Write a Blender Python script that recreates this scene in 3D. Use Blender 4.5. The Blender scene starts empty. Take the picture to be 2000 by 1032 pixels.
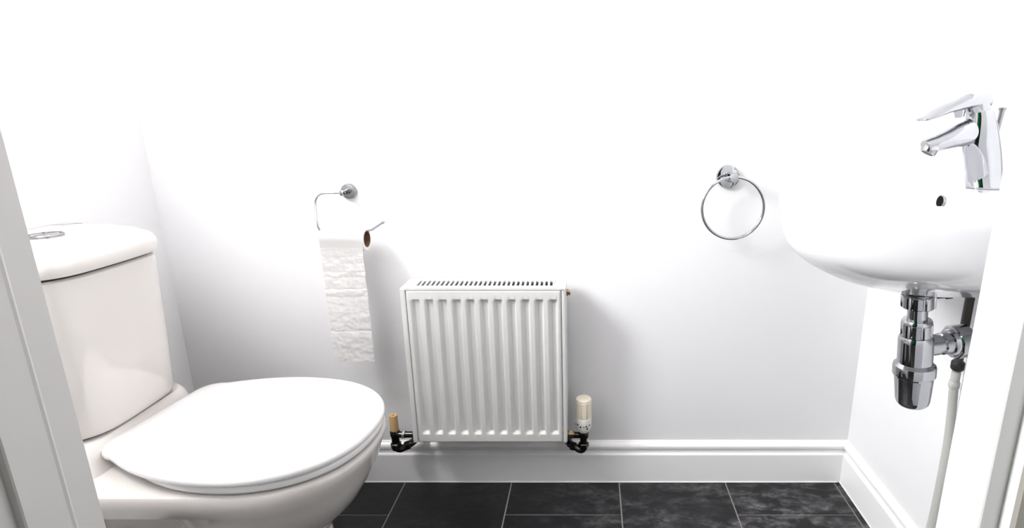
import bpy, bmesh, math, random
from mathutils import Vector, Matrix, noise
random.seed(7)
PI = math.pi
S = bpy.context.scene
COL = S.collection

# ------------------------------------------------------------------ camera
F, PX = 1082.0, 1152.0
PITCH = math.atan(286 / 1082)
cam = bpy.data.cameras.new('camera'); co = bpy.data.objects.new('camera', cam); COL.objects.link(co)
cam.sensor_width = 36; cam.sensor_fit = 'HORIZONTAL'; cam.lens = 36 * F / 2000
cam.shift_x = (1000 - PX) / 2000
cam.clip_start = .02
co.location = (0, 0, 1.0); co.rotation_euler = (PI / 2 - PITCH, 0, 0)
S.camera = co

# ------------------------------------------------------------------ world, lights, exposure
S.view_settings.view_transform = 'Standard'; S.view_settings.look = 'None'
S.view_settings.gamma = 1; S.view_settings.use_curve_mapping = False
S.view_settings.exposure = 0.40
w = bpy.data.worlds.new('daylight'); S.world = w; w.use_nodes = True
bg = w.node_tree.nodes['Background']; bg.inputs[0].default_value = (.82, .9, 1, 1); bg.inputs[1].default_value = 4.0


def area(name, loc, target, sx, sy, power, color):
    l = bpy.data.lights.new(name, 'AREA'); l.shape = 'RECTANGLE'; l.size = sx; l.size_y = sy
    l.energy = power; l.color = color
    o = bpy.data.objects.new(name, l); COL.objects.link(o); o.location = loc
    o.rotation_euler = (Vector(target) - Vector(loc)).to_track_quat('-Z', 'Y').to_euler()
    return o


# daylight outside the window of the left wall; unseen fill lamps added overhead and in the hallway
area('window_daylight', (-1.215, .64, 1.56), (.6, .9, .9), .44, .68, 43, (.99, .985, .985))
area('ceiling_fill', (-.45, .85, 2.36), (-.45, .85, 0), .4, .4, 3.4, (1, .86, .76))
area('hallway_fill', (-.2, -.6, 2.34), (0, -.3, 0), .7, .5, 5.5, (1, .98, .95))

# ------------------------------------------------------------------ materials


def mat(name, col, rough=.5, metal=0.0, coat=0.0, spec=.5, bump=None, trans=None):
    m = bpy.data.materials.new(name); m.use_nodes = True
    nt = m.node_tree; b = nt.nodes['Principled BSDF']
    b.inputs['Base Color'].default_value = (*col, 1); b.inputs['Roughness'].default_value = rough
    b.inputs['Metallic'].default_value = metal; b.inputs['Coat Weight'].default_value = coat
    b.inputs['Coat Roughness'].default_value = .06
    b.inputs['Specular IOR Level'].default_value = spec
    if bump:
        sc, st, dist = bump
        tc = nt.nodes.new('ShaderNodeTexCoord'); n = nt.nodes.new('ShaderNodeTexNoise'); bp = nt.nodes.new('ShaderNodeBump')
        n.inputs['Scale'].default_value = sc; n.inputs['Detail'].default_value = 4
        bp.inputs['Strength'].default_value = st; bp.inputs['Distance'].default_value = dist
        nt.links.new(tc.outputs['Object'], n.inputs['Vector']); nt.links.new(n.outputs['Fac'], bp.inputs['Height'])
        nt.links.new(bp.outputs['Normal'], b.inputs['Normal'])
    return m


M = {
    'wall': mat('wall_paint', (.83, .83, .84), .6, bump=(140, .12, .001)),
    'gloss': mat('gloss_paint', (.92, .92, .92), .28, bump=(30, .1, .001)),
    'ceramic': mat('white_ceramic', (.69, .66, .63), .12, coat=.6),
    'basin': mat('cool_white_ceramic', (.80, .80, .82), .12, coat=.6),
    'jamb': mat('shaded_gloss_paint', (.66, .645, .63), .3, bump=(40, .12, .001)),  # darker copy of the gloss paint, left jamb's shade put into it
    'gasket_gap_dark': mat('dark_gasket_and_gap_shade', (.05, .045, .04), .9),
    'plastic': mat('white_seat_plastic', (.88, .87, .86), .22, coat=.3),
    'enamel': mat('radiator_enamel', (.66, .66, .645), .33, coat=.2),
    'slot': mat('radiator_inside', (.025, .025, .025), .7),
    'chrome': mat('chrome', (.46, .47, .49), .05, 1),
    'chrome_soft': mat('brushed_chrome', (.33, .33, .34), .2, 1),
    'dark_chrome': mat('floor_dark_chrome', (.075, .07, .065), .22, 1, bump=(60, .3, .002)),  # reflection of the dark floor put into the chrome colour
    'brass': mat('brass', (.36, .26, .16), .3, 1),
    'tan': mat('aged_tan_plastic', (.62, .40, .19), .45),
    'cream': mat('cream_plastic', (.88, .80, .66), .4),
    'lightcream': mat('pale_plastic', (.84, .82, .76), .4),
    'print_hole': mat('black_print_and_hole_shade', (.006, .006, .006), .9, spec=.1),
    'rubber': mat('black_rubber', (.018, .018, .018), .55),
    'paper': mat('toilet_paper', (.93, .92, .91), .95, spec=.1, bump=(260, .35, .001)),
    'card': mat('brown_cardboard', (.22, .13, .09), .9, bump=(80, .3, .001)),
    'pipe': mat('white_waste_plastic', (.50, .51, .48), .45),
    'shadepipe': mat('basin_shade_pipe', (.055, .05, .042), .5),
    'seal': mat('grey_brown_seal', (.30, .28, .255), .8),
    'silicone': mat('silicone_sealant', (.8, .8, .8), .4),
    'upvc': mat('window_frame_plastic', (.85, .85, .85), .3),
    'hallwall': mat('hallway_paint', (.10, .095, .09), .7),
    'hallfloor': mat('hallway_carpet', (.10, .095, .09), .95, bump=(300, .6, .004)),
    'green': mat('green_paint', (.02, .60, .13), .4),
    'reflector': mat('dull_hinge_metal', (.42, .41, .39), .4, .6),
}


def glass_mat():
    m = bpy.data.materials.new('window_glass'); m.use_nodes = True; nt = m.node_tree; nt.nodes.clear()
    o = nt.nodes.new('ShaderNodeOutputMaterial'); mx = nt.nodes.new('ShaderNodeMixShader')
    t = nt.nodes.new('ShaderNodeBsdfTransparent'); g = nt.nodes.new('ShaderNodeBsdfGlossy'); g.inputs['Roughness'].default_value = .02
    fr = nt.nodes.new('ShaderNodeFresnel'); fr.inputs['IOR'].default_value = 1.3
    nt.links.new(fr.outputs[0], mx.inputs[0]); nt.links.new(t.outputs[0], mx.inputs[1]); nt.links.new(g.outputs[0], mx.inputs[2])
    nt.links.new(mx.outputs[0], o.inputs[0]); return m


M['glass'] = glass_mat()


def slate():
    m = mat('black_slate_tile', (.02, .02, .022), .42, spec=.3); nt = m.node_tree; b = nt.nodes['Principled BSDF']
    N = nt.nodes.new; L = nt.links.new
    tc = N('ShaderNodeTexCoord')
    n1 = N('ShaderNodeTexNoise'); n1.inputs['Scale'].default_value = 15; n1.inputs['Detail'].default_value = 8; n1.inputs['Roughness'].default_value = .62
    n1.inputs['Distortion'].default_value = .35
    n2 = N('ShaderNodeTexNoise'); n2.inputs['Scale'].default_value = 2.6; n2.inputs['Detail'].default_value = 2
    n3 = N('ShaderNodeTexNoise'); n3.inputs['Scale'].default_value = 42; n3.inputs['Detail'].default_value = 6; n3.inputs['Roughness'].default_value = .7
    mp = N('ShaderNodeMapping'); mp.inputs['Rotation'].default_value = (0, 0, .6); mp.inputs['Scale'].default_value = (1, 1.7, 1)
    mp.inputs['Location'].default_value = (.31, .12, 0)
    L(tc.outputs['Object'], mp.inputs[0])
    for n in (n1, n2, n3): L(mp.outputs[0], n.inputs['Vector'])
    r1 = N('ShaderNodeValToRGB'); r1.color_ramp.elements[0].position = .44; r1.color_ramp.elements[1].position = .74
    r2 = N('ShaderNodeValToRGB'); r2.color_ramp.elements[0].position = .32; r2.color_ramp.elements[1].position = .58
    r3 = N('ShaderNodeValToRGB'); r3.color_ramp.elements[0].position = .35; r3.color_ramp.elements[1].position = .75
    L(n1.outputs['Fac'], r1.inputs[0]); L(n2.outputs['Fac'], r2.inputs[0]); L(n3.outputs['Fac'], r3.inputs[0])
    m1 = N('ShaderNodeMath'); m1.operation = 'MULTIPLY'; m2 = N('ShaderNodeMath'); m2.operation = 'MULTIPLY'
    L(r1.outputs[0], m1.inputs[0]); L(r2.outputs[0], m1.inputs[1]); L(m1.outputs[0], m2.inputs[0]); L(r3.outputs[0], m2.inputs[1])
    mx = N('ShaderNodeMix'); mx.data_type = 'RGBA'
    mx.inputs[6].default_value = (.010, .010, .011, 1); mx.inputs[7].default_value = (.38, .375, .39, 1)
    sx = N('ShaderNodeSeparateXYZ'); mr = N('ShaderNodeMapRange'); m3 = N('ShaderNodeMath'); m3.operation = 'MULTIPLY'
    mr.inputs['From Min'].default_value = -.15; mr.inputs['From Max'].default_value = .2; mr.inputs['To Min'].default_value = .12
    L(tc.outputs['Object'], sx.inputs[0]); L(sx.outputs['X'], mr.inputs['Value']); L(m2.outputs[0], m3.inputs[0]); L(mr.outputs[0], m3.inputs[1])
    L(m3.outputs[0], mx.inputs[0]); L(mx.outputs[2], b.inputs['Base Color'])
    bp = N('ShaderNodeBump'); bp.inputs['Strength'].default_value = .5; bp.inputs['Distance'].default_value = .004
    L(n1.outputs['Fac'], bp.inputs['Height']); L(bp.outputs[0], b.inputs['Normal'])
    return m


M['slate'] = slate()
M['grout'] = mat('grey_grout', (.22, .21, .20), .9, bump=(200, .4, .002))

# ------------------------------------------------------------------ helpers


def setp(o, label=None, cat=None, group=None, kind=None):
    if label: o['label'] = label
    if cat: o['category'] = cat
    if group: o['group'] = group
    if kind: o['kind'] = kind
    return o


def thing(name, loc, label, cat, group=None):
    o = bpy.data.objects.new(name, None); COL.objects.link(o); o.location = loc; o.empty_display_size = .05
    return setp(o, label, cat, group)


def obj(name, bm, mats, parent=None, smooth=True, angle=40, origin=None, bev=0, bseg=2):
    me = bpy.data.meshes.new(name)
    bmesh.ops.recalc_face_normals(bm, faces=bm.faces[:])
    if bev:
        es = [e for e in bm.edges if len(e.link_faces) == 2 and e.calc_face_angle(0) > math.radians(30)]
        bmesh.ops.bevel(bm, geom=es, offset=bev, segments=bseg, profile=.5, affect='EDGES', clamp_overlap=True)
    for e in bm.edges:
        if len(e.link_faces) == 2 and e.calc_face_angle(0) > math.radians(angle): e.smooth = False
    if parent is not None:
        origin = parent.location if origin is None else Vector(origin)
    if origin is not None:
        bmesh.ops.translate(bm, verts=bm.verts[:], vec=-Vector(origin))
    for f in bm.faces: f.smooth = smooth
    bm.to_mesh(me); bm.free()
    for m in (mats if isinstance(mats, (list, tuple)) else [mats]): me.materials.append(M[m])
    o = bpy.data.objects.new(name, me); COL.objects.link(o)
    if parent is not None:
        root = parent
        while root.parent: root = root.parent
        o.parent = parent
        # every parent here is unrotated while building, its location is world minus its own parent's
        wl = Vector((0, 0, 0)); p = parent
        while p: wl += p.location; p = p.parent
        o.location = (0, 0, 0)
        d = origin - wl
        o.location = d
    elif origin is not None:
        o.location = origin
    return o


def B(): return bmesh.new()


def box(bm, x0, x1, y0, y1, z0, z1, mi=0):
    v = [bm.verts.new(p) for p in ((x0, y0, z0), (x1, y0, z0), (x1, y1, z0), (x0, y1, z0), (x0, y0, z1), (x1, y0, z1), (x1, y1, z1), (x0, y1, z1))]
    for f in ((3, 2, 1, 0), (4, 5, 6, 7), (0, 1, 5, 4), (1, 2, 6, 5), (2, 3, 7, 6), (3, 0, 4, 7)):
        bm.faces.new([v[i] for i in f]).material_index = mi
    return v


def loft(bm, rings, cap0=True, cap1=True, closed=True, mi=0):
    R = [[bm.verts.new(p) for p in r] for r in rings]
    n = len(R[0])
    for a, b in zip(R, R[1:]):
        for i in range(n if closed else n - 1):
            j = (i + 1) % n
            bm.faces.new((a[i], a[j], b[j], b[i])).material_index = mi
    if cap0: bm.faces.new(R[0][::-1]).material_index = mi
    if cap1: bm.faces.new(R[-1]).material_index = mi
    return R


def frame(d):
    d = Vector(d).normalized()
    u = d.cross(Vector((0, 1, 0)) if abs(d.y) < .9 else Vector((1, 0, 0))).normalized()
    return d, u, d.cross(u).normalized()


def lathe(bm, prof, loc=(0, 0, 0), axis=(0, 0, 1), n=40, mi=0, cap0=True, cap1=True):
    """prof: list of (r, h) along the axis"""
    d, u, v = frame(axis); loc = Vector(loc); rings = []
    for r, h in prof:
        r = max(r, 1e-5)
        rings.append([loc + d * h + (u * math.cos(2 * PI * i / n) + v * math.sin(2 * PI * i / n)) * r for i in range(n)])
    return loft(bm, rings, cap0, cap1, mi=mi)


def catmull(pts, k=8):
    P = [Vector(p) for p in pts]; P = [P[0] * 2 - P[1]] + P + [P[-1] * 2 - P[-2]]; out = []
    for i in range(1, len(P) - 2):
        a, b, c, d = P[i - 1:i + 3]
        for j in range(k):
            t = j / k
            out.append(.5 * ((2 * b) + (c - a) * t + (2 * a - 5 * b + 4 * c - d) * t * t + (3 * b - a - 3 * c + d) * t ** 3))
    out.append(P[-2]); return out


def tube(bm, pts, r, n=14, mi=0, rs=None):
    pts = [Vector(p) for p in pts]; rings = []
    t0 = (pts[1] - pts[0]).normalized(); _, u, v = frame(t0)
    for i, p in enumerate(pts):
        t = (pts[min(i + 1, len(pts) - 1)] - pts[max(i - 1, 0)]).normalized()
        u = (u - t * u.dot(t)).normalized(); v = t.cross(u)
        rr = rs[i] if rs else r
        rings.append([p + (u * math.cos(2 * PI * k / n) + v * math.sin(2 * PI * k / n)) * rr for k in range(n)])
    loft(bm, rings, mi=mi)


def ribbed(bm, r, z0, z1, loc, axis, teeth, depth, n_per=8, mi=0, duty=.7, ch=.0015):
    """a ribbed collar nut"""
    d, u, v = frame(axis); loc = Vector(loc); n = teeth * n_per
    def ring(h, k):
        out = []
        for i in range(n):
            a = 2 * PI * i / n; ph = (i % n_per) / n_per
            rr = (r if ph < duty else r - depth) - k
            out.append(loc + d * h + (u * math.cos(a) + v * math.sin(a)) * rr)
        return out
    loft(bm, [ring(z0, ch), ring(z0 + ch, 0), ring(z1 - ch, 0), ring(z1, ch)], mi=mi)


def hexnut(bm, r, h0, h1, loc, axis, sides=6, mi=0, ch=.0012, rot=0):
    d, u, v = frame(axis); loc = Vector(loc); rings = []
    for h, k in ((h0, ch), (h0 + ch, 0), (h1 - ch, 0), (h1, ch)):
        rings.append([loc + d * h + (u * math.cos(2 * PI * i / sides + rot) + v * math.sin(2 * PI * i / sides + rot)) * (r - k) for i in range(sides)])
    loft(bm, rings, mi=mi)


def struct(name, bm, m, label, cat, **k):
    o = obj(name, bm, m, None, smooth=False, **k); return setp(o, label, cat, kind='structure')


# ------------------------------------------------------------------ room
XL, XR, YB, YF, ZC = -1.08, .722, 1.374, .40, 2.4
WT = .16
# wall with the radiator
b = B(); box(b, XL - WT, XR + WT, YB, YB + WT, -.02, ZC); struct('wall_back', b, 'wall', 'white painted wall behind the radiator and towel ring', 'wall')
# right wall
b = B(); box(b, XR, XR + WT, .05, YB, -.02, ZC); struct('wall_right', b, 'wall', 'bright white wall that carries the basin', 'wall')
# left wall with the window opening (high above the cistern)
WY0, WY1, WZ0, WZ1 = .42, .88, 1.22, 1.92
b = B()
box(b, XL - WT, XL, .05, YB, -.02, WZ0); box(b, XL - WT, XL, .05, YB, WZ1, ZC)
box(b, XL - WT, XL, .05, WY0, WZ0, WZ1); box(b, XL - WT, XL, WY1, YB, WZ0, WZ1)
struct('wall_left', b, 'wall', 'white painted wall behind the toilet cistern', 'wall')
# window
wn = bpy.data.objects.new('window_1', None); COL.objects.link(wn); wn.location = (XL - .10, (WY0 + WY1) / 2, WZ0)
setp(wn, 'white framed window high above the toilet cistern', 'window', kind='structure')
b = B(); fx0, fx1 = XL - .13, XL - .07
for (y0, y1, z0, z1) in ((WY0, WY1, WZ0, WZ0 + .05), (WY0, WY1, WZ1 - .05, WZ1), (WY0, WY0 + .05, WZ0 + .05, WZ1 - .05), (WY1 - .05, WY1, WZ0 + .05, WZ1 - .05)):
    box(b, fx0, fx1, y0, y1, z0, z1)
obj('window_frame', b, 'upvc', wn, smooth=False)
b = B(); box(b, XL - .104, XL - .098, WY0 + .05, WY1 - .05, WZ0 + .05, WZ1 - .05); obj('pane', b, 'glass', wn, smooth=False)
# doorway wall (camera looks in through it)
DL, DR, DT = -.412, .294, 2.02       # faces of the door stop
SL, SR = .3425, .3540                # outer edges of the stop
LIN = .020
b = B()
box(b, XL, DL - .04, .26, YF - .002, -.02, ZC); box(b, DR + .04, XR, .26, YF - .002, -.02, ZC); box(b, DL - .04, DR + .04, .26, YF - .002, DT + .04, ZC)
struct('wall_front', b, 'wall', 'white wall around the doorway in front of the toilet room', 'wall')


def prism(bm, prof, z0, z1):
    """vertical prism from a plan outline"""
    loft(bm, [[(x, y, z0) for x, y in prof], [(x, y, z1) for x, y in prof]])


# left jamb: stop with a faint ridge, set back lining behind it
b = B()
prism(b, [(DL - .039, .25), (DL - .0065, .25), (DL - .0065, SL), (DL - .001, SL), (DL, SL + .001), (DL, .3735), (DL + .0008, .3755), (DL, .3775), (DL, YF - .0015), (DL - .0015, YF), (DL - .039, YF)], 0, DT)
struct('trim_1', b, 'jamb', 'door jamb with painted-in grey shade cutting across the left edge of the view', 'door jamb')
b = B()
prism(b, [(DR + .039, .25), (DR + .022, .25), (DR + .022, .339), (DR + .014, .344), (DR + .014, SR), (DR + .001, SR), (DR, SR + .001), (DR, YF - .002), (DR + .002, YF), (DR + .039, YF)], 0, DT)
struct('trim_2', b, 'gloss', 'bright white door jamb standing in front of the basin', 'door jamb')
b = B(); prism(b, [(DR + .0135, .3385), (DR + .0225, .3325), (DR + .0225, .339), (DR + .0145, .3455)], 0, DT)
struct('trim_3', b, 'seal', 'narrow grey brown draught seal along the right door jamb', 'door seal')
b = B(); box(b, DL - .04, DR + .04, .25, YF, DT, DT + .04); struct('trim_4', b, 'gloss', 'white lintel lining over the doorway', 'door jamb')
# ceiling
b = B(); box(b, XL - WT, XR + WT, .05, YB + WT, ZC, ZC + .05); struct('ceiling', b, 'wall', 'white ceiling over the toilet room', 'ceiling')

# skirting boards
PROF = [(0, 0), (.014, 0), (.014, .087), (.0125, .090), (.0085, .092), (.0075, .098), (.0105, .103), (.013, .108), (.013, .114), (.010, .119), (.006, .1225), (.003, .126), (0, .127)]
b = B(); x0, x1 = XL, XR
loft(b, [[(x0, YB - d, z) for d, z in PROF], [(x1, YB - d, z) for d, z in PROF]])
struct('baseboard_back', b, 'gloss', 'white moulded skirting board under the radiator', 'skirting board', angle=25)
b = B(); loft(b, [[(XR - d, YF, z) for d, z in PROF], [(XR - d, YB - .013, z) for d, z in PROF]])
struct('baseboard_right', b, 'gloss', 'white moulded skirting board under the basin', 'skirting board', angle=25)
b = B(); loft(b, [[(XL + d, YF, z) for d, z in PROF], [(XL + d, YB - .013, z) for d, z in PROF]])
struct('baseboard_left', b, 'gloss', 'white moulded skirting board behind the toilet pan', 'skirting board', angle=25)

# floor: grout bed with individual slate tiles as its pattern
b = B(); box(b, XL - WT, XR + WT, .05, YB + WT, -.04, -.0015, 1)
xs = [-.524 - .302 * 2, -.524 - .302, -.524, -.222, .083, .384, .692, .994]
g = .0017
for i in range(len(xs) - 1):
    off = 1.228 if i % 2 == 1 else 1.228 + .152
    k = -4
    lines = [off + .304 * j for j in range(-4, 2)]
    if i == 6: lines = [1.228 - .19 + .304 * j for j in range(-4, 3)]
    for y0, y1 in zip(lines, lines[1:]):
        y0 = max(y0, .06); y1 = min(y1, YB + .05)
        if y1 - y0 < .02: continue
        x0 = max(xs[i], XL - .05); x1 = min(xs[i + 1], XR + .05)
        dz = random.uniform(-.0003, .0003)
        a0, a1, c0, c1 = x0 + g, x1 - g, y0 + g * .7, y1 - g * .7
        loft(b, [[(a0, c0, -.01), (a1, c0, -.01), (a1, c1, -.01), (a0, c1, -.01)],
                 [(a0, c0, -.0012 + dz), (a1, c0, -.0012 + dz), (a1, c1, -.0012 + dz), (a0, c1, -.0012 + dz)],
                 [(a0 + .001, c0 + .001, dz), (a1 - .001, c0 + .001, dz), (a1 - .001, c1 - .001, dz), (a0 + .001, c1 - .001, dz)]])
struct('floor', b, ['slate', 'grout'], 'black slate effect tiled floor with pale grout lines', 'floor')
# white sealant bead along the skirting
b = B(); tube(b, [(-.9, 1.3605, .0012), (-.3, 1.360, .0014), (.3, 1.360, .001), (.70, 1.360, .0012)], .0024, 8)
tube(b, [(.7075, .42, .001), (.708, .9, .0012), (.708, 1.36, .001)], .0022, 8)
struct('trim_5', b, 'silicone', 'thin white sealant bead between skirting and black tiles', 'sealant')

# hallway the camera stands in; unseen green board added only for reflections in the chrome
b = B(); box(b, -1.3, -1.27, -1.25, .0, .5, 1.75)
struct('reflection_board', b, 'green', 'unseen green board added in the hallway to reflect in the chrome', 'reflection board')
b = B(); box(b, -1.3, 1.3, -1.5, .05, -.04, -.002); struct('floor_hallway', b, 'hallfloor', 'dark carpet of the hallway outside the doorway', 'floor')
b = B()
box(b, -1.3, 1.3, -1.6, -1.5, 0, ZC); box(b, -1.4, -1.3, -1.6, .26, 0, ZC); box(b, 1.3, 1.4, -1.6, .26, 0, ZC)
box(b, -1.3, XL - WT, .05, .26, 0, ZC); box(b, XR + WT, 1.3, .05, .26, 0, ZC)
struct('wall_hallway', b, 'hallwall', 'walls of the hallway outside the doorway', 'wall')
b = B(); box(b, -1.4, 1.4, -1.6, .05, ZC, ZC + .05); struct('ceiling_hallway', b, 'wall', 'white ceiling of the hallway', 'ceiling')

# ------------------------------------------------------------------ toilet
TY = .957                                 # centre line of the toilet


def egg(xb, xf, wid, xm, wb, z, n=28, e=2.0, rb=.03):
    """plan outline: back edge at xb with half width wb, widest (wid) at xm, round front ending at xf"""
    half = []
    # front quarter: tip -> widest
    for i in range(n):
        t = PI / 2 * i / n
        cx, sx = math.cos(t), math.sin(t)
        half.append((xm + (xf - xm) * cx ** (2 / e), wid * sx ** (2 / e)))
    m = 14
    for i in range(m):
        t = i / m
        x = xm + (xb + rb - xm) * t
        half.append((x, wb + (wid - wb) * (1 - t * t)))
    for i in range(7):
        t = PI / 2 * i / 6
        half.append((xb + rb - rb * math.sin(t), wb - rb + rb * math.cos(t)))
    up = [(x, TY + y, z) for x, y in half]
    dn = [(x, TY - y, z) for x, y in half[1:]][::-1]
    return up + dn


toilet = thing('toilet', (-.80, TY, 0), 'white close-coupled toilet with closed lid beside the left wall', 'toilet')
b = B()
Z = [  # z, xb, xf, wid, xm, wb
    (.15, -.74, -.545, .085, -.65, .05), (.185, -.74, -.535, .098, -.64, .07), (.212, -.745, -.527, .110, -.635, .08), (.244, -.75, -.492, .130, -.63, .10),
    (.274, -.755, -.463, .148, -.62, .11), (.304, -.76, -.445, .162, -.61, .12), (.335, -.765, -.430, .172, -.605, .13), (.353, -.77, -.425, .176, -.60, .14),
    (.3555, -1.062, -.424, .1775, -.60, .174), (.375, -1.065, -.417, .1805, -.60, .178), (.391, -1.065, -.412, .182, -.60, .180), (.3965, -1.062, -.415, .1795, -.60, .177), (.398, -1.055, -.424, .172, -.60, .17)]
loft(b, [egg(-.93, xf, w_, -.66, w_ * .9, z) for z, xf, w_ in ((0, -.515, .118), (.012, -.512, .12), (.05, -.520, .112), (.10, -.528, .104), (.15, -.533, .094), (.20, -.535, .085), (.23, -.54, .075))])
loft(b, [egg(-.95, -.70, .055, -.78, .055, z) for z in (.1, .2, .30, .36)])
rings = [egg(xb, xf, wd, xm, wb, z, e=2.3) for z, xb, xf, wd, xm, wb in Z]
loft(b, rings)
# raised rear deck under the cistern
def dring(x0, x1, hw, z, r=.03, n=7):
    pts = []
    for cx, cy, a0 in ((x1 - r, TY - hw + r, -PI / 2), (x1 - r, TY + hw - r, 0), (x0 + .006, TY + hw - .006, PI / 2), (x0 + .006, TY - hw + .006, PI)):
        rr = r if cx > x0 + .05 else .006
        for i in range(n):
            a = a0 + PI / 2 * i / (n - 1)
            pts.append((cx + rr * math.cos(a), cy + rr * math.sin(a), z))
    return pts
loft(b, [dring(-1.062, -.845, .154, .390, .04), dring(-1.062, -.852, .152, .402, .04), dring(-1.062, -.862, .149, .420, .04), dring(-1.062, -.866, .146, .436, .04), dring(-1.062, -.872, .140, .4445, .04)])
pan = obj('pan', b, 'ceramic', toilet, angle=50)
# cistern, rounded front corners
CH = catmull([(x, y, 0) for x, y in ((-.845, 0), (-.846, .04), (-.8485, .073), (-.8555, .098), (-.869, .118), (-.893, .136), (-.93, .153), (-.97, .165), (-1.03, .176), (-1.078, .18))], 4)
CY = .970
def cist(z, dx, s_):
    up = [(max(p.x + dx if p.x > -1.05 else p.x, -1.078), CY + p.y * s_, z) for p in CH]
    dn = [(x, 2 * CY - y, z) for x, y, z in up[1:]][::-1]
    return up + dn
b = B()
loft(b, [cist(.4485, -.030, .84), cist(.4515, -.020, .88), cist(.462, -.015, .90), cist(.56, -.013, .93), cist(.68, -.010, .965), cist(.739, -.008, .985), cist(.7425, -.013, .97)])
obj('cistern', b, 'ceramic', toilet, angle=35)
b = B()
loft(b, [cist(.7465, -.008, .975), cist(.7480, -.002, .995), cist(.753, 0, 1), cist(.768, 0, 1), cist(.777, -.004, .985), cist(.784, -.012, .96), cist(.788, -.024, .92), cist(.7905, -.045, .85), cist(.792, -.08, .7)])
lid = obj('cistern_lid', b, 'ceramic', toilet, angle=35)
b = B(); loft(b, [cist(.7415, -.016, .965), cist(.7475, -.016, .965)]); setp(obj('lid_gap_shade', b, 'gasket_gap_dark', toilet), 'thin dark strip painted as gap shade under the cistern lid')  # dark strip painted in as the shade of the lid gap
b = B(); loft(b, [cist(.4440, -.033, .83), cist(.4490, -.033, .83)]); setp(obj('cistern_gasket', b, 'gasket_gap_dark', toilet), 'thin dark gasket under the cistern')
b = B(); lathe(b, [(.0265, .7900), (.0265, .7955), (.025, .797), (.0225, .797), (.022, .7945), (.0, .7945)], (-.985, CY + .012, 0), n=40)
fb = obj('flush_button', b, 'chrome_soft', toilet)
b = B()
for s in (-1, 1):
    ring = []
    pts = [(.0205 * math.cos(a), .0205 * math.sin(a)) for a in [(-PI / 2 + .08) + (PI - .16) * i / 16 for i in range(17)]]
    for z in (.794, .7962, .7968):
        k = 1 if z < .7965 else .93
        ring.append([(-.985 + s * max(.0012, p[0] * k), CY + .012 + p[1] * k, z) for p in (pts if s > 0 else pts[::-1])])
    loft(b, ring)
obj('button_half', b, 'chrome', fb)
# seat ring and lid
b = B()
def yawed(pts, deg=-7, hx=-.86, hy=.988):
    c_, s_ = math.cos(math.radians(deg)), math.sin(math.radians(deg))
    return [(hx + (x - hx) * c_ - (y - TY) * s_, hy + (x - hx) * s_ + (y - TY) * c_, z) for x, y, z in pts]
def seat(z, k, kx=0): return yawed(egg(-.845 + k, -.412 - k, .178 - k, -.625, .125 - k, z, e=2.25, rb=.045))
loft(b, [seat(.4025, .004), seat(.4035, .001), seat(.407, 0), seat(.4135, 0), seat(.4165, .002), seat(.4175, .005)])
obj('seat', b, 'plastic', toilet, angle=60)
b = B()
def lidr(z, k): return yawed(egg(-.861 + k, -.408 - k, .185 - k, -.63, .138 - k * .9, z, e=2.25, rb=.042 - k * .3))
loft(b, [lidr(.4183, .006), lidr(.4193, .002), lidr(.4220, 0), lidr(.4275, 0), lidr(.4315, .0015), lidr(.4345, .0045), lidr(.4370, .010), lidr(.4387, .018), lidr(.4397, .032), lidr(.4403, .06)])
obj('seat_lid', b, 'plastic', toilet, angle=60)
for s in (-1, 1):
    b = B(); lathe(b, [(.010, -.022), (.011, -.020), (.011, .020), (.010, .022)], (-.866, .975 + s * .085, .411), (0, 1, 0), 24)
    lathe(b, [(.013, .398), (.013, .402), (.007, .404), (.007, .412)], (-.866, .975 + s * .085, 0), n=20)
    setp(obj('hinge', b, 'reflector', toilet), 'dull grey metal hinge')
# outlet and soil pipe behind the pedestal
b = B(); tube(b, catmull([(-.90, TY, .20), (-.97, TY, .195), (-1.03, TY, .17), (-1.045, TY, .10), (-1.045, TY, .0)]), .052, 20)
setp(obj('soil_pipe', b, 'cream', toilet), 'cream outlet pipe behind the pan')

# ------------------------------------------------------------------ radiator
RX0, RX1, RY0, RY1, RZ0, RZ1 = -.456, -.058, 1.262, 1.346, .187, .606
rad = thing('radiator', (-.257, 1.31, .187), 'white ribbed panel radiator on the back wall', 'radiator')
PX0, PX1 = -.441, -.0695
# pressed front panel: a height field with eleven recessed channels
b = B()
ch0, pitch, cw = -.4315, .03305, .0235
def smooth(t): t = max(0, min(1, t)); return t * t * (3 - 2 * t)
def rec(x, z):
    dz = min(z - .2135, .579 - z)
    fz = smooth(dz / .0075)
    k = (x - ch0) / pitch
    i = math.floor(k)
    if not 0 <= i < 11: return 0
    u = (k - i) * pitch
    fx = min(smooth(u / .009), max(0, min(1, (cw - u) / .0050))) if u < cw else 0
    return .0090 * fx * fz
xs_ = [PX0, PX0 + .0015, PX0 + .004]
for i in range(11):
    base = ch0 + i * pitch
    xs_ += [base + u for u in (0, .00225, .0045, .00675, .009, .0135, .0180, .0185, .0190, .0230, .0235, .0240, .0285)]
xs_ = [x for x in xs_ if x < PX1 - .006] + [PX1 - .004, PX1 - .0015, PX1]
zs_ = [.190, .1915, .194, .205, .2135, .2154, .2172, .2191, .221] + [.221 + .0439 * i for i in range(1, 8)] + [.5715, .5734, .5753, .5771, .579, .588, .597, .5995, .601]
xs_ = sorted(set(round(x, 5) for x in xs_)); zs_ = sorted(set(round(z, 5) for z in zs_))
grid = []
for z in zs_:
    row = []
    for x in xs_:
        e = min(x - PX0, PX1 - x, z - zs_[0], zs_[-1] - z)
        y = RY0 + rec(x, z) + .004 * (1 - smooth(e / .004))
        row.append(b.verts.new((x, y, z)))
    grid.append(row)
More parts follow.
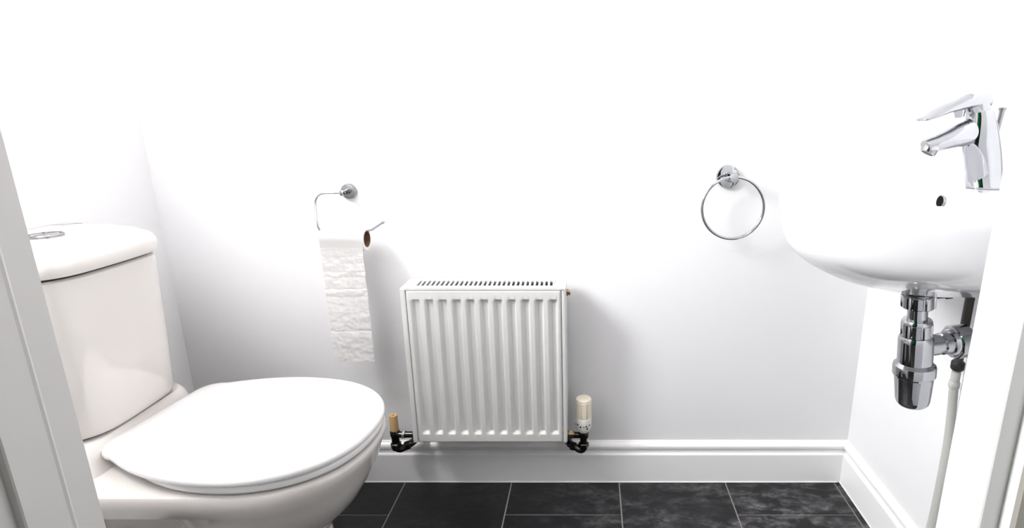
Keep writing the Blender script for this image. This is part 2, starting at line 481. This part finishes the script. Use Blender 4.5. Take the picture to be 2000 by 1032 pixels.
for r0, r1 in zip(grid, grid[1:]):
    for i in range(len(r0) - 1): b.faces.new((r0[i], r0[i + 1], r1[i + 1], r1[i]))
# back side to give the pressing its thickness
bv = [b.verts.new(p) for p in ((PX0, RY0 + .012, zs_[0]), (PX1, RY0 + .012, zs_[0]), (PX1, RY0 + .012, zs_[-1]), (PX0, RY0 + .012, zs_[-1]))]
b.faces.new(bv[::-1])
b.faces.new(grid[0][::-1] + [bv[0], bv[1]][:2]); b.faces.new(grid[-1] + [bv[2], bv[3]])
b.faces.new([r[0] for r in grid] + [bv[3], bv[0]]); b.faces.new([r[-1] for r in grid][::-1] + [bv[1], bv[2]])
obj('front_panel', b, 'enamel', rad, angle=32)
# rear panel and inner convector body
b = B(); box(b, PX0, PX1, RY1 - .012, RY1, .195, .600); obj('rear_panel', b, 'enamel', rad, smooth=False, bev=.002)
b = B()
for i in range(16):
    x = PX0 + .012 + i * .0232
    box(b, x, x + .006, RY0 + .014, RY1 - .014, .21, .585)
obj('convector_fins', b, 'slot', rad, smooth=False)
# side covers
for name, xa, xb_ in (('side_cover', RX0, PX0 - .0015), ('side_cover', PX1 + .0008, RX1)):
    b = B(); box(b, xa, xb_, RY0 + .003, RY1, RZ0, RZ1 - .0005); obj(name, b, 'enamel', rad, smooth=False, bev=.003)
# top grille with slanted slots: bars between two rails
b = B(); gy0, gy1 = RY0 + .001, RY1
gx0, gx1 = PX0 - .003, PX1 + .004
zt0, zt1 = .6015, .606
s0, s1 = gy0 + .022, gy1 - .018
box(b, gx0, gx1, gy0, s0, zt0, zt1); box(b, gx0, gx1, s1, gy1, zt0, zt1)
ns = 29; sx0, sx1 = gx0 + .022, gx1 - .020; sp = (sx1 - sx0) / ns; sk = -.006
box(b, gx0, sx0, s0, s1, zt0, zt1); box(b, sx1, gx1, s0, s1, zt0, zt1)
for i in range(ns):
    x = sx0 + i * sp
    xa, xb2 = x + sp * .58, x + sp
    P_ = [(xa, s0), (xb2, s0), (xb2 + sk * .3, s1), (xa + sk * .3, s1)]
    loft(b, [[(px, py, zt0) for px, py in P_], [(px, py, zt1) for px, py in P_]])
obj('top_grille', b, 'enamel', rad, smooth=False)
b = B(); box(b, gx0 + .004, gx1 - .004, gy0 + .02, gy1 - .004, .592, .594); obj('grille_shadow_plate', b, 'slot', rad, smooth=False)
for x in (-.385, -.13):
    b = B(); box(b, x - .012, x + .012, RY1 - .002, YB, .24, .55); obj('wall_bracket', b, 'enamel', rad, smooth=False, bev=.001)
# bleed valve
b = B(); lathe(b, [(.0085, 0), (.0085, .004), (.0065, .005), (.0065, .009), (.004, .0095)], (RX1, 1.318, .578), (1, 0, 0), 20)
hexnut(b, .0095, .001, .0045, (RX1, 1.318, .578), (1, 0, 0))
bl = setp(obj('bleed_valve', b, 'brass', rad), 'brass bleed valve')

# thermostatic valve on the right
trv = thing('radiator_valve', (-.016, 1.31, .13), 'cream thermostatic radiator valve beside the lower corner nearest the basin', 'radiator valve', None)
ax, ay = -.0165, 1.31
b = B()
lathe(b, [(.012, .196), (.0135, .192), (.0135, .178), (.0095, .174), (.0095, .160), (.0125, .158), (.0125, .148), (.010, .146), (.010, .141)], (ax, ay, 0), n=28)
hexnut(b, .0142, .148, .160, (ax, ay, 0), (0, 0, 1))
tube(b, [(ax, ay, .182), (-.034, ay, .182), (-.045, ay, .183)], .0085, 16)
tube(b, catmull([(ax, ay, .150), (ax - .002, ay, .141), (ax - .009, ay + .002, .137), (-.038, ay + .008, .141), (-.056, ay + .02, .146), (-.066, YB, .150)]), .0098, 16)
hexnut(b, .0125, 0, .012, (-.050, ay + .011, .144), (1, -.35, -.15))
setp(obj('valve_body', b, 'dark_chrome', trv), 'chrome valve body with elbow, dark floor reflection in its colour')
b = B(); hexnut(b, .0125, 0, .012, (-.056, ay, .184), (1, 0, 0)); lathe(b, [(.0085, -.002), (.0085, .014)], (-.056, ay, .184), (1, 0, 0), 20)
setp(obj('union_nut', b, 'brass', trv), 'dull brass union nut')
b = B(); lathe(b, [(.0135, .195), (.0175, .200), (.0208, .208), (.0215, .236), (.0205, .2395), (.0155, .241)], (ax, ay, 0), n=40)
low = setp(obj('setting_collar', b, 'lightcream', trv), 'off-white collar with small black marks')
b = B(); ribbed(b, .0212, .2395, .285, (ax, ay, 0), (0, 0, 1), 9, .0024, 12, duty=.84)
lathe(b, [(.0195, .282), (.0210, .2865), (.0195, .2905), (.0, .2915)], (ax, ay, 0), n=40)
obj('thermostat_head', b, 'cream', trv)
b = B()
for a, z, r in ((-2.35, .219, .0017), (-1.95, .2145, .0019), (-1.62, .2155, .0009), (-1.5, .2145, .0009), (-1.22, .216, .0017), (-1.1, .209, .0017), (-2.8, .2165, .0017), (-.7, .217, .0015)):
    p = Vector((ax + .0210 * math.cos(a), ay + .0210 * math.sin(a), z + .003))
    lathe(b, [(r * 1.25, -.001), (r * 1.25, .0006)], p, (math.cos(a), math.sin(a), 0), 10)
obj('black_marks', b, 'print_hole', low)

# lockshield valve on the left
lk = thing('radiator_valve', (-.515, 1.31, .13), 'small radiator valve with tan cap beside the toilet lid', 'radiator valve', None)
lx, ly = -.5185, 1.31
b = B(); lathe(b, [(.0105, .196), (.0110, .200), (.0105, .238), (.0098, .2415), (.0045, .2415), (.004, .237), (.0, .237)], (lx, ly, 0), n=28)
setp(obj('cap', b, 'tan', lk), 'tan plastic cap')
b = B()
lathe(b, [(.0100, .198), (.0125, .195), (.0125, .182), (.0105, .178), (.0105, .160), (.0135, .158), (.0135, .147), (.0105, .145), (.0105, .140)], (lx, ly, 0), n=28)
hexnut(b, .0150, .146, .158, (lx, ly, 0), (0, 0, 1))
tube(b, [(lx, ly, .184), (-.49, ly, .184), (-.458, ly, .184)], .0085, 16)
hexnut(b, .013, 0, .014, (-.4705, ly, .184), (1, 0, 0))
tube(b, catmull([(lx, ly, .150), (lx + .003, ly, .143), (lx + .012, ly + .002, .140), (-.490, ly + .007, .147), (-.474, ly + .022, .154), (-.466, YB, .157)]), .0098, 16)
hexnut(b, .0130, 0, .013, (-.496, ly + .004, .1455), (1, .35, .25))
setp(obj('valve_body', b, 'dark_chrome', lk), 'chrome valve body with elbow, dark floor reflection in its colour')
b = B(); hexnut(b, .0115, 0, .009, (-.500, ly, .184), (1, 0, 0)); obj('union_nut', b, 'chrome', lk)

# ------------------------------------------------------------------ toilet roll holder, roll
hd = thing('toilet_roll_holder', (-.596, YB, .824), 'chrome wire toilet roll holder with round rose on the back wall', 'toilet roll holder')
b = B(); lathe(b, [(.0190, 0), (.0190, .006), (.0175, .009), (.011, .0105), (.0, .0108)], (-.596, YB, .824), (0, -1, 0), 40)
lathe(b, [(.0080, .008), (.0066, .013), (.0066, .034), (.0074, .037), (.0074, .041), (.005, .043), (.0, .0435)], (-.596, YB, .824), (0, -1, 0), 24)
setp(obj('rose', b, 'chrome_soft', hd), 'round brushed chrome wall rose')
b = B(); hy = 1.312; hb = 1.336
pts = [(-.597, hb, .8245), (-.61, hb, .8245), (-.628, hb, .824)] + [(-.6385 - .0255 * math.sin(a), hb - .002 * a, .7985 + .0255 * math.cos(a)) for a in [PI / 2 * i / 8 for i in range(9)]] + \
      [(-.662, 1.327, .785), (-.6575, 1.317, .765)] + [(-.6405 - .0135 * math.cos(a), hy, .7475 - .0135 * math.sin(a)) for a in [PI / 2 * i / 6 for i in range(7)]] + \
      [(-.62, hy, .734), (-.58, hy, .734), (-.54, hy, .735), (-.525, hy - .001, .739), (-.508, hy - .002, .7495), (-.493, hy - .003, .759)]
tube(b, pts, .0026, 12)
lathe(b, [(.0026, -.002), (.0036, 0), (.0036, .004), (.002, .0055)], (-.4965, hy - .003, .7565), (.75, -.05, .55), 12)
obj('wire_arm', b, 'chrome', hd)

roll = thing('toilet_roll', (-.59, 1.312, .716), 'nearly finished white toilet roll with a long hanging strip', 'toilet roll')
rx0, rx1, rr, rc = -.643, -.5395, .0285, .0195
b = B(); lathe(b, [(rc + .0005, 0), (rr - .001, 0), (rr, .001), (rr, rx1 - rx0 - .001), (rr - .001, rx1 - rx0), (rc + .0005, rx1 - rx0)], (rx0, 1.312, .716), (1, 0, 0), 48, cap0=False, cap1=False)
obj('paper_winding', b, 'paper', roll, angle=70)
b = B(); lathe(b, [(rc - .0012, -.0005), (rc + .0006, -.0005), (rc + .0006, rx1 - rx0 + .0006), (rc - .0012, rx1 - rx0 + .0006), (rc - .0012, -.0005)], (rx0, 1.312, .716), (1, 0, 0), 40, cap0=False, cap1=False)
setp(obj('cardboard_core', b, 'card', roll), 'brown cardboard core')
b = B(); nx, nz = 40, 170; g0 = []
RZ_, RY_ = .716, 1.312
L1, L2 = (rr + .001) * PI / 2, .308
for j in range(nz + 1):
    q = (L1 + L2) * j / nz; row = []
    t = max(0, (q - L1) / L2)
    for i in range(nx + 1):
        s = i / nx
        x0 = rx0 + .001 + .004 * t + .0006 * math.sin(t * 23); x1 = rx1 - .001 + .001 * t + .0006 * math.sin(t * 31 + 1)
        x = x0 + (x1 - x0) * s
        if q < L1:
            a = q / (rr + .001); y = RY_ - (rr + .001) * math.sin(a); z = RZ_ + (rr + .001) * math.cos(a)
        else:
            z = RZ_ - (L2 + .003 * s - .004 * math.sin(s * 2.4)) * t; y = RY_ - rr - .001
        amp = smooth((t - .03) / .12)
        v = noise.noise(Vector((x * 38, 0, z * 60))) * .0022 + noise.noise(Vector((x * 110, 3, z * 120))) * .0011
        cre = 0
        for zc, k in ((.700, .6), (.694, .5), (.678, .8), (.661, 1.0), (.640, 1.1), (.627, 1), (.598, 1.6), (.578, 1), (.545, .7), (.490, 1.7)):
            cre += k * math.exp(-((z - zc + .0012 * math.sin(x * 160 + zc * 900)) / .0014) ** 2) * .0009 if q > L1 else 0
        y += -.004 * smooth(t) + amp * v + cre - .0035 * t * math.sin(s * 5)
        row.append(b.verts.new((x, y, z)))
    g0.append(row)
for r0, r1 in zip(g0, g0[1:]):
    for i in range(nx): b.faces.new((r0[i], r0[i + 1], r1[i + 1], r1[i]))
bmesh.ops.solidify(b, geom=b.faces[:], thickness=.0006)
setp(obj('hanging_strip', b, 'paper', roll, angle=38), 'creased strip of toilet paper hanging down')

# ------------------------------------------------------------------ towel ring
tr = thing('towel_ring', (.339, YB, .862), 'chrome towel ring on a round rose on the back wall', 'towel ring')
b = B(); lathe(b, [(.0285, 0), (.0285, .007), (.027, .0095), (.0235, .0105), (.0, .011)], (.339, YB, .860), (0, -1, 0), 48)
obj('rose', b, 'chrome', tr)
b = B(); lathe(b, [(.010, .009), (.0085, .014), (.0085, .036), (.0105, .039), (.0105, .054), (.0085, .0565), (.0, .057)], (.343, YB, .862), (0, -1, 0), 28)
obj('post', b, 'chrome', tr)
b = B(); R_, r_ = .0745, .0036; cc = Vector((.3455, YB - .0465, .7885)); tilt = .02
rings = []
for i in range(96):
    a = 2 * PI * i / 96; d = Vector((math.cos(a), 0, math.sin(a)))
    d2 = Vector((d.x, .04 * d.z, d.z))
    rings.append([cc + d2 * R_ + (d * math.cos(q) + Vector((0, 1, 0)) * math.sin(q)) * r_ for q in [2 * PI * k / 14 for k in range(14)]])
R = [[b.verts.new(p) for p in r] for r in rings]
for i in range(96):
    a, c = R[i], R[(i + 1) % 96]
    for k in range(14): b.faces.new((a[k], a[(k + 1) % 14], c[(k + 1) % 14], c[k]))
obj('ring', b, 'chrome', tr, angle=180)

# ------------------------------------------------------------------ basin
BY = .93; BW = XR - .0005
bas = thing('basin', (.62, BY, .712), 'white rounded wall basin with overflow hole on the right wall', 'basin')
NA, NBK = 48, 24


def dsec(z, xc, a, bb, e=2.0, back=None):
    pts = []
    for i in range(NA + 1):
        t = -PI / 2 + PI * i / NA
        c_, s_ = math.cos(t), math.sin(t)
        pts.append((xc - a * abs(c_) ** (2 / e), BY + bb * math.copysign(abs(s_) ** (2 / e), s_), z))
    xb = BW if back is None else back
    n1 = NBK // 3
    for i in range(1, n1 + 1): pts.append((xc + (xb - xc) * i / n1, BY + bb, z))
    for i in range(1, n1 + 1): pts.append((xb, BY + bb - 2 * bb * i / n1, z))
    for i in range(1, n1): pts.append((xb - (xb - xc) * i / n1, BY - bb, z))
    return pts


def ellsec(z, xc, aL, aR, bb, like):
    out = []
    for i, p in enumerate(like):
        if i <= NA:
            t = -PI / 2 + PI * i / NA
            out.append((xc - aL * math.cos(t), BY + bb * math.sin(t), z))
        else:
            t = PI / 2 + PI * (i - NA) / (len(like) - NA)
            c_, s_ = -math.cos(t), math.sin(t)
            out.append((xc + aR * abs(c_) ** .7, BY + bb * math.copysign(abs(s_) ** .85, s_), z))
    return out


b = B()
outer = [(.7085, .60, .06, .04), (.711, .60, .085, .055), (.718, .60, .123, .078), (.730, .598, .165, .108), (.743, .596, .195, .140), (.757, .594, .217, .176), (.772, .593, .234, .208), (.787, .592, .245, .228), (.81, .592, .2525, .240), (.845, .591, .2565, .249), (.868, .59, .257, .253), (.878, .59, .2555, .252), (.8835, .59, .251, .2485), (.886, .59, .243, .242), (.8862, .59, .239, .239)]
rings = [dsec(z, xc, a, bb, 2.1) for z, xc, a, bb in outer]
like = rings[-1]
inner = [(.8860, .56, .214, .056, .220), (.8852, .56, .2105, .0525, .2165), (.883, .56, .2075, .0495, .2135), (.878, .56, .205, .047, .211), (.865, .56, .2025, .0445, .208), (.84, .56, .192, .040, .198), (.80, .56, .158, .030, .170), (.765, .56, .110, .022, .125), (.747, .56, .065, .018, .075), (.742, .56, .028, .016, .026), (.738, .56, .022, .014, .02)]
rings += [ellsec(z, xc, a, a2, bb, like) for z, xc, a, a2, bb in inner]
loft(b, rings)
bowl = obj('bowl', b, 'basin', bas, angle=180)
ms = bowl.modifiers.new('smooth', 'SUBSURF'); ms.levels = 2; ms.render_levels = 2
b = B(); lathe(b, [(.0105, -.002), (.0115, .0008), (.0095, .0014), (.009, -.001), (.009, -.006), (.0, -.0062)], (.6010, .945, .8610), (-1, 0, .12), 28)
setp(obj('overflow_hole', b, 'chrome_soft', bas), 'chrome trimmed overflow')
b = B(); lathe(b, [(.0092, 0), (.0, .0002)], (.6002, .945, .8611), (-1, 0, .12), 28); obj('opening', b, 'print_hole', bas.children[-1])  # flat black disc, shade inside the hole put into its colour
b = B(); lathe(b, [(.026, .7395), (.026, .743), (.022, .745), (.0, .746)], (.55, BY, 0), n=32); obj('drain_plug', b, 'chrome', bas)

# ------------------------------------------------------------------ mixer tap
TPY = BY
tap = thing('mixer_tap', (.66, TPY, .886), 'chrome single lever mixer tap on the basin', 'tap')


def esec(c, d, hh, hw, n=28, e=2.0, y=TPY):
    """section in the plane perpendicular to direction d (in XZ): hh half height along normal, hw half width in Y"""
    d = Vector((d[0], 0, d[1])).normalized(); nrm = Vector((-d.z, 0, d.x)); out = []
    for i in range(n):
        a = 2 * PI * i / n; c_, s_ = math.cos(a), math.sin(a)
        out.append(Vector((c[0], y, c[1])) + nrm * (hh * math.copysign(abs(c_) ** (2 / e), c_)) + Vector((0, hw * math.copysign(abs(s_) ** (2 / e), s_), 0)))
    return out


b = B()
up = (-.25, 1)
loft(b, [esec((.6605, .8865), (0, 1), .0275, .026), esec((.6605, .8895), (0, 1), .0285, .027), esec((.659, .8925), (-.1, 1), .0265, .0255), esec((.6545, .915), (-.22, 1), .0268, .0245), esec((.648, .940), (-.26, 1), .0275, .024),
         esec((.641, .962), (-.28, 1), .0275, .0238), esec((.6365, .985), (-.3, 1), .0235, .0235), esec((.6315, 1.003), (-.32, 1), .0190, .0220), esec((.6285, 1.0115), (-.34, 1), .0165, .0195)])
obj('tap_body', b, 'chrome', tap, angle=60)
b = B()
sd = (-1, -.38)
loft(b, [esec((.640, .983), sd, .020, .017), esec((.622, .978), sd, .0225, .0185), esec((.604, .972), sd, .0195, .0185), esec((.585, .9645), sd, .0160, .0175), esec((.567, .9585), sd, .0135, .016), esec((.5555, .9550), sd, .0122, .0150), esec((.5515, .9540), sd, .0105, .013)])
sp_ = obj('spout', b, 'chrome', tap, angle=60)
b = B(); lathe(b, [(.0125, -.006), (.0125, .006), (.0115, .008), (.0095, .008), (.009, .004)], (.5600, TPY, .9500), (-.55, 0, -1), 28)
obj('aerator', b, 'chrome_soft', sp_)
b = B(); lathe(b, [(.0094, 0), (0, .0002)], (.5560, TPY, .9430), (-.55, 0, -1), 24); obj('nozzle', b, 'rubber', sp_)
b = B()   # cartridge neck
loft(b, [esec((.6290, 1.008), (-.35, 1), .0155, .0185), esec((.6255, 1.016), (-.35, 1), .0170, .0205), esec((.622, 1.024), (-.35, 1), .0165, .020)])
loft(b, [esec((.600, 1.001), (-.3, 1), .006, .008), esec((.598, 1.012), (-.3, 1), .008, .010)])
obj('cartridge_neck', b, 'chrome', tap)
b = B()   # lever paddle with dome over the cartridge
L_ = [((.6415, 1.028), (-1, -.1), .010, .012), ((.638, 1.030), (-1, -.05), .0150, .018), ((.630, 1.031), (-1, -.1), .0165, .021), ((.618, 1.0295), (-1, -.3), .0155, .022), ((.604, 1.0245), (-1, -.42), .0120, .0215),
      ((.588, 1.0185), (-1, -.46), .0092, .0205), ((.570, 1.0115), (-1, -.52), .0075, .0195), ((.556, 1.0040), (-1, -.56), .0055, .018), ((.545, .9985), (-1, -.35), .0036, .016), ((.5385, .9965), (-1, -.2), .0028, .0135), ((.5365, .9962), (-1, -.1), .0015, .011)]
loft(b, [esec(c, d, hh, hw, e=2.5) for c, d, hh, hw in L_])
obj('lever', b, 'chrome', tap, angle=60)
b = B(); tube(b, [(.6685, TPY + .006, .95), (.6700, TPY + .006, .985), (.6715, TPY + .006, 1.012)], .0032, 14, rs=[.0028, .0034, .0045])
lathe(b, [(.0055, 0), (.0062, .004), (.0045, .0055), (0, .0057)], (.6715, TPY + .006, 1.011), (.04, 0, 1), 18)
tube(b, [(.6655, TPY + .006, .90), (.6685, TPY + .006, .952)], .0025, 12)
setp(obj('lift_rod', b, 'chrome_soft', tap), 'grey pop-up waste lift rod')

# ------------------------------------------------------------------ bottle trap under the basin
tp0 = Vector((.5595, .90, .720)); tdir = Vector((-.095, 0, 1)).normalized()
trap = thing('bottle_trap', tp0, 'chrome bottle trap hanging under the white basin', 'bottle trap')
def on(h): return tp0 + tdir * (h - .712)
def L(bm, prof, n=56): lathe(bm, [(r, h - .712) for r, h in prof], tp0, tdir, n)
b = B(); L(b, [(.0235, .7030), (.0235, .700), (.0225, .698), (.0225, .694)]); setp(obj('waste_tail', b, 'chrome_soft', trap), 'dull grey waste tail')
b = B(); ribbed(b, .0268, .678 - .712, .7005 - .712, tp0, tdir, 8, .0026, 9, duty=.72); obj('slip_nut', b, 'chrome', trap)
b = B(); L(b, [(.0158, .682), (.0158, .645)]); obj('inlet_tube', b, 'chrome', trap)
b = B(); L(b, [(.0158, .6550), (.0225, .6550), (.0240, .6525), (.0240, .648)]); ribbed(b, .0248, .625 - .712, .6495 - .712, tp0, tdir, 8, .0022, 9, duty=.74); obj('slip_nut', b, 'chrome', trap)
b = B(); L(b, [(.021, .627), (.0255, .6255), (.0276, .621), (.0280, .6155), (.0280, .576), (.0305, .5735), (.0335, .5705), (.0345, .567), (.0345, .553), (.0333, .5505), (.0315, .5495), (.0305, .547)]); obj('trap_body', b, 'chrome', trap, angle=22)
b = B(); L(b, [(.0315, .5505), (.0312, .546), (.0283, .505), (.0268, .498), (.023, .4930), (.016, .4905), (0, .490)]); obj('trap_cup', b, 'chrome', trap, angle=50)
oa = on(.600) + Vector((.024, .004, .004)); odir = Vector((1, .12, .10)).normalized()
b = B(); lathe(b, [(.0190, -.004), (.0190, .014), (.0165, .016), (.0165, .022), (.0195, .024), (.0195, .048), (.017, .050)], oa, odir, 32)
obj('outlet_tube', b, 'chrome', trap, angle=30)
b = B(); hexnut(b, .0300, .044, .072, oa, odir, sides=10, ch=.002); lathe(b, [(.022, .038), (.0255, .0445), (.0255, .074), (.020, .076)], oa, odir, 32)
obj('outlet_nut', b, 'chrome', trap)
b = B(); e0 = oa + odir * .070
tube(b, [e0, e0 + odir * .02, Vector((XR, e0.y + .006, e0.z + .004))], .0165, 20); obj('wall_tube', b, 'chrome', trap)

# pop-up linkage under the basin
b = B(); tube(b, [(.585, .905, .7015), (.605, .907, .7020), (.632, .91, .7035)], .0032, 10); lathe(b, [(.005, 0), (.005, .01)], (.613, .908, .7022), (1, 0, .1), 12)
setp(obj('linkage_rod', b, 'rubber', trap), 'small black pop-up linkage rod')

# vertical pipe between basin and floor beside the wall
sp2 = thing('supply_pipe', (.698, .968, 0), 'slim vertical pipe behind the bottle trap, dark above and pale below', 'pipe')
b = B(); tube(b, [(.6985, .968, .706), (.6985, .968, .540)], .0078, 18); setp(obj('upper_pipe', b, 'shadepipe', sp2), 'upper length of pipe, dark brown with painted-in basin shade')  # shade below the basin put into this length's dark colour
b = B(); lathe(b, [(.0105, .553), (.0115, .551), (.0115, .539), (.0095, .536)], (.6985, .968, 0), n=24); setp(obj('black_collar', b, 'rubber', sp2), 'black rubber collar')
b = B(); tube(b, catmull([(.6985, .968, .532), (.6990, .968, .50), (.7040, .968, .44), (.7070, .967, .36), (.7050, .966, .22), (.6985, .966, .10), (.6960, .966, 0)], 6), .0080, 18)
lathe(b, [(.0085, .512), (.0096, .510), (.0096, .500), (.0085, .498)], (.6985, .968, 0), n=24)
setp(obj('lower_pipe', b, 'pipe', sp2), 'pale plastic lower length of pipe')
